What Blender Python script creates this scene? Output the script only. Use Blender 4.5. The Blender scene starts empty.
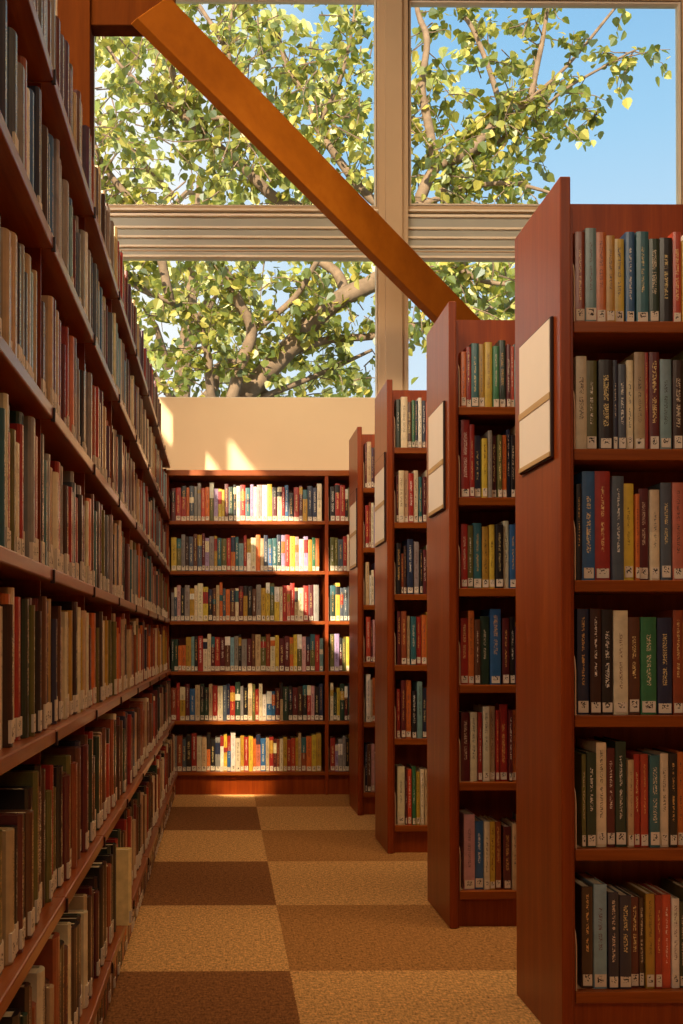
import bpy, math, random
from mathutils import Vector, Matrix
random.seed(11)
sc = bpy.context.scene
COL = sc.collection

# ------------------------------------------------------------------ camera
FPX, PPX, PPY, CAMH = 1000.0, 233.3, 633.75, 0.9487
yaw, pitch, roll = 0.010157, 0.008694, -0.000122
cy, sy, cp, sp = math.cos(yaw), math.sin(yaw), math.cos(pitch), math.sin(pitch)
FWD = Vector((sy*cp, cy*cp, sp)); R0 = Vector((cy, -sy, 0)); U0 = R0.cross(FWD)
RIGHT = math.cos(roll)*R0 + math.sin(roll)*U0
UP = -math.sin(roll)*R0 + math.cos(roll)*U0
CAM = Vector((0, 0, CAMH))
cd = bpy.data.cameras.new('camera'); cam = bpy.data.objects.new('camera', cd); COL.objects.link(cam)
M = Matrix((RIGHT, UP, -FWD)).transposed().to_4x4(); M.translation = CAM
cam.matrix_world = M
cd.sensor_fit = 'VERTICAL'; cd.sensor_height = 24.0; cd.lens = 24.0*FPX/1024.0
cd.shift_x = (341.5-PPX)/1024.0; cd.shift_y = (PPY-512.0)/1024.0
cd.clip_start = 0.05; cd.clip_end = 200
sc.camera = cam

def ray(x, y):
    return RIGHT*((x-PPX)/FPX) + UP*((PPY-y)/FPX) + FWD
def at_y(x, y, Y):
    d = ray(x, y); return CAM + d*(Y/d.y)
def at_x(x, y, X):
    d = ray(x, y); return CAM + d*(X/d.x)
def proj(p):
    d = Vector(p)-CAM; z = d.dot(FWD)
    return (PPX+FPX*d.dot(RIGHT)/z, PPY-FPX*d.dot(UP)/z)

# ------------------------------------------------------------------ colours
def lin(h):
    h = h.lstrip('#'); o = []
    for i in (0, 2, 4):
        c = int(h[i:i+2], 16)/255
        o.append(c/12.92 if c <= .04045 else ((c+.055)/1.055)**2.4)
    return (o[0], o[1], o[2], 1.0)

# ------------------------------------------------------------------ materials
class NT:
    def __init__(s, name):
        s.m = bpy.data.materials.new(name); s.m.use_nodes = True
        s.t = s.m.node_tree; s.t.nodes.clear()
        s.out = s.t.nodes.new('ShaderNodeOutputMaterial')
    def n(s, typ, **kw):
        nd = s.t.nodes.new('ShaderNode'+typ)
        ins = kw.pop('ins', {})
        for k, v in kw.items(): setattr(nd, k, v)
        for k, v in ins.items():
            if isinstance(v, bpy.types.NodeSocket): s.t.links.new(v, nd.inputs[k])
            else: nd.inputs[k].default_value = v
        return nd
    def math(s, op, a, b=None, c=None, clamp=False):
        nd = s.t.nodes.new('ShaderNodeMath'); nd.operation = op; nd.use_clamp = clamp
        for i, v in enumerate((a, b, c)):
            if v is None: continue
            if isinstance(v, bpy.types.NodeSocket): s.t.links.new(v, nd.inputs[i])
            else: nd.inputs[i].default_value = v
        return nd.outputs[0]
    def mix(s, f, a, b, mode='MIX'):
        nd = s.t.nodes.new('ShaderNodeMix'); nd.data_type = 'RGBA'; nd.blend_type = mode
        for i, v in ((0, f), (6, a), (7, b)):
            if isinstance(v, bpy.types.NodeSocket): s.t.links.new(v, nd.inputs[i])
            else: nd.inputs[i].default_value = v
        return nd.outputs[2]
    def ramp(s, f, stops):
        nd = s.t.nodes.new('ShaderNodeValToRGB'); s.t.links.new(f, nd.inputs[0])
        e = nd.color_ramp.elements
        while len(e) < len(stops): e.new(0.5)
        for el, (p, c) in zip(e, stops): el.position = p; el.color = c
        return nd.outputs[0]
    def bsdf(s, col, rough=.5, spec=.5, coat=0., coat_rough=.1, normal=None, metal=0.):
        b = s.n('BsdfPrincipled')
        for k, v in (('Base Color', col), ('Roughness', rough), ('Specular IOR Level', spec), ('Coat Weight', coat), ('Coat Roughness', coat_rough), ('Metallic', metal)):
            if isinstance(v, bpy.types.NodeSocket): s.t.links.new(v, b.inputs[k])
            else: b.inputs[k].default_value = v
        if normal is not None: s.t.links.new(normal, b.inputs['Normal'])
        s.t.links.new(b.outputs[0], s.out.inputs[0]); return b

def plain(name, h, rough=.6, var=.08, scale=6., spec=.4, coat=0., bump=0., bscale=300.):
    t = NT(name); tc = t.n('TexCoord')
    no = t.n('TexNoise', ins={'Vector': tc.outputs['Object'], 'Scale': scale, 'Detail': 4.})
    c = lin(h); a = tuple(v*(1-var) for v in c[:3])+(1,); b = tuple(min(1, v*(1+var)) for v in c[:3])+(1,)
    col = t.ramp(no.outputs[0], [(.3, a), (.7, b)])
    nm = None
    if bump:
        nb = t.n('TexNoise', ins={'Vector': tc.outputs['Object'], 'Scale': bscale, 'Detail': 2.})
        nm = t.n('Bump', ins={'Strength': bump, 'Distance': .002, 'Height': nb.outputs[0]}).outputs[0]
    t.bsdf(col, rough, spec, coat, .12, nm); return t.m

def wood(name, c1, c2, c3, rough=.35, coat=.3, stretch=(28, 28, 1.4), axis_rot=(0, 0, 0), coat_rough=.2, spec=.22):
    t = NT(name); tc = t.n('TexCoord')
    mp = t.n('Mapping', ins={'Vector': tc.outputs['Object'], 'Scale': stretch, 'Rotation': axis_rot})
    n1 = t.n('TexNoise', ins={'Vector': mp.outputs[0], 'Scale': 1.0, 'Detail': 6., 'Roughness': .62, 'Distortion': .6})
    mp2 = t.n('Mapping', ins={'Vector': tc.outputs['Object'], 'Scale': tuple(v*7 for v in stretch), 'Rotation': axis_rot})
    n2 = t.n('TexNoise', ins={'Vector': mp2.outputs[0], 'Scale': 1.0, 'Detail': 3.})
    f = t.math('ADD', t.math('MULTIPLY', n1.outputs[0], .75), t.math('MULTIPLY', n2.outputs[0], .25))
    col = t.ramp(f, [(.3, lin(c1)), (.5, lin(c2)), (.72, lin(c3))])
    bp = t.n('Bump', ins={'Strength': .05, 'Distance': .001, 'Height': n2.outputs[0]})
    t.bsdf(col, rough, spec, coat, coat_rough, bp.outputs[0]); return t.m

MAT = {}
MAT['wood'] = wood('mahogany_veneer', '#702806', '#86360a', '#9c480f', .38, .25, coat_rough=.3)
MAT['shelfwood'] = wood('shelf_wood', '#6e3006', '#86400c', '#9e5216', .4, .2, (1.4, 28, 28))
MAT['shelfwood_y'] = wood('shelf_wood_aisle', '#74320a', '#8c4210', '#a45a1c', .32, .7, (28, 1.4, 28), coat_rough=.25)
MAT['beam'] = wood('fir_beam', '#8c4c0a', '#9c570e', '#aa6416', .55, .1, (3, 3, 3), spec=.15)
MAT['darkbeam'] = wood('stained_post', '#4a2004', '#562806', '#623008', .8, .0, (14, 14, 1.2), spec=.05)
MAT['plaster'] = plain('cream_plaster', '#e6cda6', .85, .03, 2.5, .2, 0, .15, 220)
MAT['ceiling'] = wood('ceiling_boards', '#5a3418', '#6a4020', '#7a4c28', .7, 0., (9, .8, 9))
MAT['wallpanel'] = wood('wall_boards', '#5a341a', '#6a4022', '#7a4c2a', .7, 0., (9, 9, .8))
MAT['frame'] = plain('tan_window_metal', '#ccb08a', .45, .04, 3.)
MAT['framelight'] = plain('cream_window_metal', '#e9dcc4', .45, .03, 3.)
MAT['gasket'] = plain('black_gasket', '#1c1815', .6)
MAT['slat'] = plain('grey_slat_paint', '#b6b7aa', .55, .04, 4.)
MAT['sliplip'] = plain('lit_slat_edge_cream', '#fbeed4', .5, .03, 4.)  # cream colour stands in for light on the slats' lower edges
MAT['paper'] = plain('sign_paper', '#f0dcc0', .7, .02, 8.)
MAT['strip'] = plain('sign_strip', '#c29a62', .5, .04, 8.)
MAT['dark'] = plain('dark_edge', '#2a100a', .5)
MAT['metal'] = plain('bookend_metal', '#c8a07c', .4, .05, 9., .4)
MAT['pages'] = plain('page_block', '#d9c7a2', .8, .1, 60.)
MAT['bark'] = plain('grey_brown_bark', '#86725f', .9, .28, 9., .2, 0, .6, 30)
MAT['ground'] = plain('garden_soil', '#6d6a45', .95, .2, 1.5)

def carpet():
    t = NT('carpet_tiles'); tc = t.n('TexCoord')
    sep = t.n('SeparateXYZ', ins={'Vector': tc.outputs['Object']})
    L = .7225
    wob = t.n('TexNoise', ins={'Vector': tc.outputs['Object'], 'Scale': 120., 'Detail': 2.})
    w = t.math('MULTIPLY', t.math('SUBTRACT', wob.outputs[0], .5), .01)
    xs = t.math('ADD', t.math('SUBTRACT', sep.outputs[0], .1924), w)
    wid = t.math('ADD', L, t.math('MULTIPLY', t.math('GREATER_THAN', xs, 0.), .6))
    c = t.math('FLOOR', t.math('DIVIDE', xs, wid))
    r = t.math('FLOOR', t.math('DIVIDE', t.math('ADD', t.math('SUBTRACT', sep.outputs[1], 2.895), w), L))
    mc = t.math('FLOORED_MODULO', c, 2.); mr = t.math('FLOORED_MODULO', r, 2.)
    dark = t.math('MULTIPLY', mc, mr)
    mid = t.math('MULTIPLY', t.math('SUBTRACT', 1., mc), t.math('SUBTRACT', 1., mr))
    base = t.mix(mid, lin('#d2a368'), lin('#ad7c48'))
    base = t.mix(dark, base, lin('#8e5f38'))
    mp = t.n('Mapping', ins={'Vector': tc.outputs['Object'], 'Scale': (170, 60, 100)})
    n1 = t.n('TexNoise', ins={'Vector': mp.outputs[0], 'Scale': 1., 'Detail': 3., 'Roughness': .7})
    mp2 = t.n('Mapping', ins={'Vector': tc.outputs['Object'], 'Scale': (50, 190, 100)})
    n2 = t.n('TexNoise', ins={'Vector': mp2.outputs[0], 'Scale': 1., 'Detail': 3., 'Roughness': .7})
    f = t.math('MULTIPLY', t.math('ADD', n1.outputs[0], n2.outputs[0]), .5)
    v = t.ramp(f, [(.36, (.28, .25, .21, 1)), (.5, (.95, .95, .95, 1)), (.64, (1.6, 1.55, 1.45, 1))])
    col = t.mix(1., base, v, 'MULTIPLY')
    bp = t.n('Bump', ins={'Strength': .6, 'Distance': .004, 'Height': f})
    t.bsdf(col, .95, .15, 0, .1, bp.outputs[0]); return t.m
MAT['carpet'] = carpet()

def book_cover():
    t = NT('book_cover')
    def attr(n): return t.n('Attribute', attribute_name=n)
    col, col2, txt, dim = attr('col'), attr('col2'), attr('txt'), attr('dim')
    d = t.n('SeparateXYZ', ins={'Vector': dim.outputs['Vector']}); w, h, seed = d.outputs[0], d.outputs[1], d.outputs[2]
    uv = t.n('UVMap', uv_map='UVMap'); s = t.n('SeparateXYZ', ins={'Vector': uv.outputs[0]}); u, v = s.outputs[0], s.outputs[1]
    un = t.math('DIVIDE', u, w); vn = t.math('DIVIDE', v, h)
    aun = t.math('ABSOLUTE', un)
    onspine = t.math('LESS_THAN', aun, .6)
    def fr(k): return t.math('FRACT', t.math('MULTIPLY', seed, k))
    # coloured block across part of the spine
    lo = t.math('ADD', .45, t.math('MULTIPLY', fr(3.7), .35))
    blk = t.math('MULTIPLY', t.math('GREATER_THAN', vn, lo), t.math('LESS_THAN', vn, t.math('ADD', lo, t.math('ADD', .08, t.math('MULTIPLY', fr(5.3), .5)))))
    blk = t.math('MULTIPLY', t.math('MULTIPLY', blk, t.math('GREATER_THAN', fr(7.9), .62)), onspine)
    base = t.mix(blk, col.outputs[0], col2.outputs[0])
    # title running down the spine
    cv = t.n('CombineXYZ', ins={0: t.math('MULTIPLY', u, 300.), 1: t.math('MULTIPLY', v, 420.), 2: t.math('MULTIPLY', seed, 90.)})
    n1 = t.n('TexNoise', ins={'Vector': cv.outputs[0], 'Scale': 1., 'Detail': 1.})
    ink = t.math('GREATER_THAN', n1.outputs[0], .53)
    t0 = t.math('ADD', .24, t.math('MULTIPLY', fr(2.3), .16)); t1 = t.math('ADD', .74, t.math('MULTIPLY', fr(9.1), .2))
    inb = t.math('MULTIPLY', t.math('GREATER_THAN', vn, t0), t.math('LESS_THAN', vn, t1))
    wd = t.math('ADD', .09, t.math('MULTIPLY', fr(4.1), .12))
    ink = t.math('MULTIPLY', t.math('MULTIPLY', ink, inb), t.math('LESS_THAN', aun, wd))
    # gap between title and author
    g0 = t.math('ADD', .48, t.math('MULTIPLY', fr(6.7), .14))
    gap = t.math('MULTIPLY', t.math('GREATER_THAN', vn, g0), t.math('LESS_THAN', vn, t.math('ADD', g0, .035)))
    ink = t.math('MULTIPLY', ink, t.math('SUBTRACT', 1., gap))
    base = t.mix(t.math('MULTIPLY', ink, .8), base, txt.outputs[0])
    wear = t.n('TexNoise', ins={'Vector': t.n('TexCoord').outputs['Object'], 'Scale': 35., 'Detail': 5.})
    wv = t.ramp(wear.outputs[0], [(.3, (.82, .82, .82, 1)), (.7, (1.12, 1.12, 1.12, 1))])
    base = t.mix(1., base, wv, 'MULTIPLY')
    t.bsdf(base, .38, .5, .6, .2); return t.m
MAT['book'] = book_cover()
def book_label():
    t = NT('spine_label_paper')
    uv = t.n('UVMap', uv_map='UVMap'); dim = t.n('Attribute', attribute_name='dim')
    d = t.n('SeparateXYZ', ins={'Vector': dim.outputs['Vector']}); s = t.n('SeparateXYZ', ins={'Vector': uv.outputs[0]})
    cv = t.n('CombineXYZ', ins={0: t.math('MULTIPLY', s.outputs[0], 260.), 1: t.math('MULTIPLY', s.outputs[1], 260.), 2: t.math('MULTIPLY', d.outputs[2], 70.)})
    n1 = t.n('TexNoise', ins={'Vector': cv.outputs[0], 'Scale': 1., 'Detail': 1.})
    ink = t.math('GREATER_THAN', n1.outputs[0], .54)
    ink = t.math('MULTIPLY', ink, t.math('LESS_THAN', t.math('ABSOLUTE', s.outputs[0]), t.math('MULTIPLY', d.outputs[0], .24)))
    ink = t.math('MULTIPLY', ink, t.math('MULTIPLY', t.math('GREATER_THAN', s.outputs[1], .010), t.math('LESS_THAN', s.outputs[1], .026)))
    col = t.mix(ink, lin('#d8c8b0'), lin('#3a302a'))
    t.bsdf(col, .55, .3); return t.m
MAT['label'] = book_label()

def glass():
    t = NT('window_glass')
    a = t.n('BsdfTransparent', ins={'Color': (.98, .99, .98, 1)}); b = t.n('BsdfGlossy', ins={'Roughness': .02})
    fz = t.n('Fresnel', ins={'IOR': 1.45})
    m = t.n('MixShader', ins={0: fz.outputs[0], 1: a.outputs[0], 2: b.outputs[0]})
    t.t.links.new(m.outputs[0], t.out.inputs[0]); return t.m
MAT['glass'] = glass()
def leaf(name, stops, tr=.5):
    t = NT(name); g = t.n('NewGeometry')
    col = t.ramp(g.outputs['Random Per Island'], stops)
    d = t.n('BsdfDiffuse', ins={'Color': col}); tl = t.n('BsdfTranslucent', ins={'Color': t.mix(.45, col, lin('#dcd048'))})
    gl = t.n('BsdfGlossy', ins={'Roughness': .45, 'Color': (.8, .9, 1, 1)})
    m1 = t.n('MixShader', ins={0: tr, 1: d.outputs[0], 2: tl.outputs[0]})
    m2 = t.n('MixShader', ins={0: .06, 1: m1.outputs[0], 2: gl.outputs[0]})
    t.t.links.new(m2.outputs[0], t.out.inputs[0]); return t.m
MAT['leaf'] = leaf('leaf_green', [(0., lin('#36491c')), (.4, lin('#657a30')), (.7, lin('#a3a544')), (1., lin('#eadb72'))])
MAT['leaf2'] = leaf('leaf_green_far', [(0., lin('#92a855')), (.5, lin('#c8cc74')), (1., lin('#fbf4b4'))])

# ------------------------------------------------------------------ mesh helpers
LOC = {}
class MB:
    def __init__(s): s.v = []; s.f = []; s.mi = []; s.fa = []; s.uv = []
    def face(s, idx, mi=0, fa=None, uv=None):
        s.f.append(idx); s.mi.append(mi); s.fa.append(fa); s.uv.append(uv)
    def box(s, x0, x1, y0, y1, z0, z1, mi=0):
        b = len(s.v)
        s.v += [(x0,y0,z0),(x1,y0,z0),(x1,y1,z0),(x0,y1,z0),(x0,y0,z1),(x1,y0,z1),(x1,y1,z1),(x0,y1,z1)]
        for q in ((0,3,2,1),(4,5,6,7),(0,1,5,4),(1,2,6,5),(2,3,7,6),(3,0,4,7)): s.face(tuple(b+i for i in q), mi)
        return s
    def hexa(s, p, mi=0):
        b = len(s.v); s.v += [tuple(q) for q in p]
        for q in ((0,3,2,1),(4,5,6,7),(0,1,5,4),(1,2,6,5),(2,3,7,6),(3,0,4,7)): s.face(tuple(b+i for i in q), mi)
        return s
    def tube(s, pts, rad, n=8):
        pts = [Vector(p) for p in pts]; b = len(s.v); prev = None
        for i, p in enumerate(pts):
            d = (pts[min(i+1, len(pts)-1)]-pts[max(i-1, 0)]).normalized()
            a = Vector((0, 0, 1)) if abs(d.z) < .9 else Vector((1, 0, 0))
            if prev is not None: a = prev
            x = (a - d*a.dot(d)).normalized(); y = d.cross(x); prev = x
            for k in range(n):
                t = 2*math.pi*k/n; s.v.append(tuple(p + (x*math.cos(t)+y*math.sin(t))*rad[i]))
        for i in range(len(pts)-1):
            for k in range(n):
                k2 = (k+1) % n
                s.face((b+i*n+k, b+i*n+k2, b+(i+1)*n+k2, b+(i+1)*n+k))
        s.face(tuple(b+k for k in reversed(range(n)))); e = b+(len(pts)-1)*n
        s.face(tuple(e+k for k in range(n)))
        return s
    def mesh(s, name, mats, off=Vector((0, 0, 0)), smooth=False):
        me = bpy.data.meshes.new(name)
        me.from_pydata([(x-off[0], y-off[1], z-off[2]) for x, y, z in s.v], [], s.f)
        for m in mats: me.materials.append(m)
        if len(mats) > 1: me.polygons.foreach_set('material_index', s.mi)
        if any(a is not None for a in s.fa):
            uvl = me.uv_layers.new(name='UVMap'); data = []
            for f, u in zip(s.f, s.uv):
                for k in range(len(f)):
                    q = u[k] if u else (9., 9.); data += [q[0], q[1]]
            uvl.data.foreach_set('uv', data)
            dflt = ((.5,.5,.5,1),)*3+((.03,.2,.5),)
            for j, nm in enumerate(('col', 'col2', 'txt')):
                at = me.attributes.new(nm, 'FLOAT_COLOR', 'FACE'); dd = []
                for a in s.fa: dd += list((a or dflt)[j])
                at.data.foreach_set('color', dd)
            at = me.attributes.new('dim', 'FLOAT_VECTOR', 'FACE'); dd = []
            for a in s.fa: dd += list((a or dflt)[3])
            at.data.foreach_set('vector', dd)
        if smooth: me.polygons.foreach_set('use_smooth', [True]*len(me.polygons))
        me.update(); return me
    def build(s, name, mat, parent=None, bevel=0., smooth=False, loc=None):
        mats = mat if isinstance(mat, list) else [mat]
        off = Vector(loc) if loc is not None else (LOC[parent.name] if parent else Vector((0, 0, 0)))
        o = bpy.data.objects.new(name, s.mesh(name, mats, off, smooth)); COL.objects.link(o)
        if parent: o.parent = parent; o.location = off-LOC[parent.name]
        else: o.location = off
        LOC[o.name] = off
        if bevel:
            m = o.modifiers.new('edge', 'BEVEL'); m.width = bevel; m.segments = 2; m.limit_method = 'ANGLE'
        return o
def empty(name, loc, label, cat, group=None):
    o = bpy.data.objects.new(name, None); COL.objects.link(o); o.location = loc; LOC[o.name] = Vector(loc)
    o.empty_display_size = .1
    return tag(o, label, cat, group)
def tag(o, label, cat, group=None, kind=None):
    o['label'] = label; o['category'] = cat
    if group: o['group'] = group
    if kind: o['kind'] = kind
    return o
def struct(o, label=None, cat=None):
    o['kind'] = 'structure'
    if label: o['label'] = label
    if cat: o['category'] = cat
    return o

# ------------------------------------------------------------------ room shell
YW = 6.50; XL = -1.9; XR = 4.6; YB = -2.6; ZC = 5.40
SX, SK, SS = 1.0, 2.9, 1.32            # sun travels along (1, k, -s)
struct(MB().box(XL-.1, XR+.1, YB-.1, YW+.25, -.1, 0).build('floor', MAT['carpet']))
struct(MB().box(XL-.1, XR+.1, YB-.1, YW+.12, ZC, ZC+.15).build('ceiling', MAT['ceiling']))
def cells(holes, a0, a1, b0, b1):
    A = sorted({a0, a1, *[h[0] for h in holes], *[h[1] for h in holes]}); B = sorted({b0, b1, *[h[2] for h in holes], *[h[3] for h in holes]})
    for i in range(len(A)-1):
        for j in range(len(B)-1):
            ca, cb = (A[i]+A[i+1])/2, (B[j]+B[j+1])/2
            if not any(h[0] < ca < h[1] and h[2] < cb < h[3] for h in holes): yield A[i], A[i+1], B[j], B[j+1]
def pw(x, y): return at_y(x, y, YW)
WXL, WM0, WM1, WXR = pw(90, 100).x, pw(379, 120).x, pw(407, 120).x, pw(687, 100).x
ZS, ZT = pw(260, 398).z, at_y(350, 3, YW+.06).z+.027
T1 = pw(250, 205.5).z; T0 = pw(250, 256).z
b = MB()
for x0, x1, z0, z1 in cells([(WXL, WM0, ZS, ZT), (WM1, WXR, ZS, ZT)], XL-.1, XR+.1, 0, ZC): b.box(x0, x1, YW, YW+.12, z0, z1)
struct(b.build('wall_back', MAT['plaster']))
# left wall: unseen openings shaped to throw the sun patches on the back wall
def left_hole(x, y):
    p = pw(x, y); t = p.x-XL
    return (p.y-SK*t, p.z+SS*t)
h1a, h1b = left_hole(178.7, 425.6), left_hole(178.7, 455)
h2a, h3a = left_hole(205, 452.5), left_hole(229.5, 439.6)
h2e, h3e = left_hole(224, 452), left_hole(372, 439)
holes = [(h1a[0], h1a[0]+.62, h1b[1], h1a[1]+.054), (h2e[0], h2a[0], h2a[1]-.42, h2a[1]+.054), (h3e[0], h3a[0], h3a[1]-.70, h3a[1]+.054)]
b = MB()
for y0, y1, z0, z1 in cells(holes, YB-.1, YW+.2, 0, ZC): b.box(XL-.04, XL, y0, y1, z0, z1)
struct(b.build('wall_left', MAT['plaster']))
struct(MB().box(XR, XR+.1, YB-.1, YW+.2, 0, ZC).build('wall_right', MAT['wallpanel']))
struct(MB().box(XL-.1, XR+.1, YB-.1, YB, 0, ZC).build('wall_front', MAT['wallpanel']))
# mullion casing between the windows
mx0, mx1 = pw(384.5, 120).x, pw(401.5, 120).x
struct(MB().box(WM0-.005, WM1+.005, YW-.012, YW+.001, ZS-.001, ZC).build('trim_1', MAT['frame'], bevel=.002))
struct(MB().box(mx0, mx1, YW-.035, YW-.012, ZS, ZC).build('trim_2', MAT['frame'], bevel=.003))
struct(MB().box(WXR+.002, WXR+.30, YW-.02, YW+.001, ZS, ZC).build('trim_3', MAT['frame'], bevel=.003))
struct(MB().box(WXL-.02, WXR, YW-.02, YW+.001, ZT, ZC).build('trim_4', MAT['frame'], bevel=.003))
# windows
def window(n, x0, x1, z0, z1, fw=.03):
    y0 = YW+.03
    t = bpy.data.objects.new(f'window_{n}', None); COL.objects.link(t); t.location = (x0, y0, z0); LOC[t.name] = Vector((x0, y0, z0)); struct(t)
    f = MB()
    for w_, d0, d1, mi in ((.012, 0, .06, 1), (.008, .012, .05, 0), (fw*.55, .02, .05, 1)):
        pass
    o = 0.
    for w_, dy, mi in ((fw*.45, 0., 0), (fw*.22, .014, 2), (fw*.33, .006, 1)):
        a0, a1, c0, c1 = x0+o, x1-o, z0+o, z1-o
        f.box(a0, a0+w_, y0+dy, y0+.06, c0, c1, mi); f.box(a1-w_, a1, y0+dy, y0+.06, c0, c1, mi)
        f.box(a0+w_, a1-w_, y0+dy, y0+.06, c0, c0+w_, mi); f.box(a0+w_, a1-w_, y0+dy, y0+.06, c1-w_, c1, mi)
        o += w_
    f.build('window_frame', [MAT['frame'], MAT['framelight'], MAT['gasket']], t)
    MB().box(x0+o-.004, x1-o+.004, y0+.035, y0+.041, z0+o-.004, z1-o+.004).build('window_pane', MAT['glass'], t)
window(1, WXL, WM0, T1, ZT, .02); window(2, WM1, WXR, T1, ZT, .034)
window(3, WXL, WM0, ZS, T0+.05, .014); window(4, WM1, WXR, ZS, T0+.05, .014)
# slatted transom panels between upper and lower panes
def slats(n, x0, x1):
    t = bpy.data.objects.new(f'trim_{n}', None); COL.objects.link(t); t.location = (x0, YW+.03, T0); LOC[t.name] = Vector((x0, YW+.03, T0)); struct(t)
    px = lambda y: pw(250, y).z
    MB().box(x0, x1, YW+.02, YW+.1, px(207.5), T1).build('rail', MAT['frame'], t, bevel=.002)
    MB().box(x0, x1, YW+.014, YW+.1, px(209.5), px(207.5)).build('rail_lip', MAT['sliplip'], t)
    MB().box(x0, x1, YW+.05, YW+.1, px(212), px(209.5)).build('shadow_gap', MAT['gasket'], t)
    ys = [212, 226.5, 236, 245.5, 255.5]
    MB().box(x0, x1, YW+.022, YW+.1, px(214.5), px(212)).build('slat_lip', MAT['sliplip'], t)
    for k in range(4):
        top, bot = px(ys[k] + (2.5 if k == 0 else 0)), px(ys[k+1])
        lip = .014
        b = MB().hexa([(x0, YW+.030, bot+lip), (x1, YW+.030, bot+lip), (x1, YW+.1, bot+lip), (x0, YW+.1, bot+lip),
                       (x0, YW+.045, top), (x1, YW+.045, top), (x1, YW+.1, top), (x0, YW+.1, top)])
        b.build('slat', MAT['slat'], t)
        MB().box(x0, x1, YW+.026, YW+.1, bot, bot+lip).build('slat_lip', MAT['sliplip'], t, bevel=.001)
slats(5, WXL, WM0); slats(6, WM1, WXR)

# ------------------------------------------------------------------ timber post, arm and diagonal brace
YP = 4.92
cx0, cx1 = at_y(57, 60, YP).x, at_y(90, 60, YP).x
post = empty('timber_post', (cx0, YP, 0), 'dark stained timber post rising behind the long aisle bookcase, with a side arm', 'post')
post['kind'] = 'structure'
MB().box(cx0, cx1, YP, YP+.16, 0, ZC).build('post_shaft', MAT['darkbeam'], post, bevel=.004)
ax1 = at_y(175, 4, YP+.02).x; az = at_y(120, 36, YP+.11).z
MB().box(cx1, ax1, YP+.02, YP+.12, az, az+.36).build('side_arm', MAT['darkbeam'], post, bevel=.006)
A = at_y(137, 18, 4.72); B_ = at_y(436, 316, 6.05)
D = (B_-A); hgt = .262
N = Vector((-D.y, D.x, 0)).normalized()*.058
tend = (YW-.07-A.y)/D.y
E_ = A + D*tend
upv = Vector((0, 0, hgt)); up2 = Vector((0, 0, at_y(480, 320, at_y(480, 320, 6.2).y).z)) if False else upv
C0 = A + upv + D*(.012)     # square-cut upper end
MBb = MB().hexa([A, E_, E_+N, A+N, A+upv+D*.085, E_+upv, E_+upv+N, A+upv+D*.085+N])
br = MBb.build('diagonal_beam', MAT['beam'], None, bevel=.004, loc=A)
struct(br, 'honey brown diagonal timber brace crossing the window from top to bookcases', 'beam')

# ------------------------------------------------------------------ books
CN = {
 'mar': ('maroon', '#5a1f20'), 'red': ('red', '#9a2a20'), 'org': ('orange', '#c7662a'), 'rus': ('rust brown', '#8a3f22'),
 'brn': ('brown', '#5c3622'), 'dbr': ('dark brown', '#3a2219'), 'tan': ('tan', '#b99a72'), 'crm': ('cream', '#d8c6a2'),
 'whi': ('off-white', '#e2d8c6'), 'yel': ('yellow', '#c9a83a'), 'mus': ('mustard', '#b0872f'), 'oli': ('olive', '#5f5a2c'),
 'grn': ('green', '#2f6a42'), 'dgr': ('dark green', '#24382a'), 'tea': ('teal', '#2f5f63'), 'gte': ('grey teal', '#6f8a88'),
 'blu': ('blue', '#2f5c86'), 'lbl': ('pale blue', '#7fa4ae'), 'nav': ('navy', '#232a40'), 'sla': ('slate grey', '#4a525c'),
 'blk': ('black', '#1e1a1a'), 'gry': ('grey', '#8a8078'), 'pur': ('purple', '#4a3048'), 'lil': ('lilac', '#a58cae'), 'pnk': ('pink', '#c99490'),
 'sal': ('salmon', '#c06c52'), 'ora': ('orange red', '#b8442a'),
}
ONES = 'first second third fourth fifth sixth seventh eighth ninth tenth eleventh twelfth thirteenth fourteenth fifteenth sixteenth seventeenth eighteenth nineteenth'.split()
def ordinal(n):
    if n < 20: return ONES[n-1]
    tens = {2: 'twenty', 3: 'thirty', 4: 'forty', 5: 'fifty', 6: 'sixty'}[n//10]
    return {2: 'twentieth', 3: 'thirtieth', 4: 'fortieth', 5: 'fiftieth', 6: 'sixtieth'}[n//10] if n % 10 == 0 else tens+'-'+ONES[n % 10-1]
LIGHT = {'tan', 'crm', 'whi', 'yel', 'mus', 'org', 'gte', 'lbl', 'gry', 'lil', 'pnk', 'sal'}
BOOKS = []   # every book: dict
def add_book(**k):
    k['o'] = (k['o'][0], k['o'][1], k['o'][2]+.0008); BOOKS.append(k)
def tf(face, o):
    ox, oy, oz = o
    if face == 'front': return lambda a, b, z: (ox+a, oy+b, oz+z)
    return lambda a, b, z: (ox-b, oy+a, oz+z)
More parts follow.
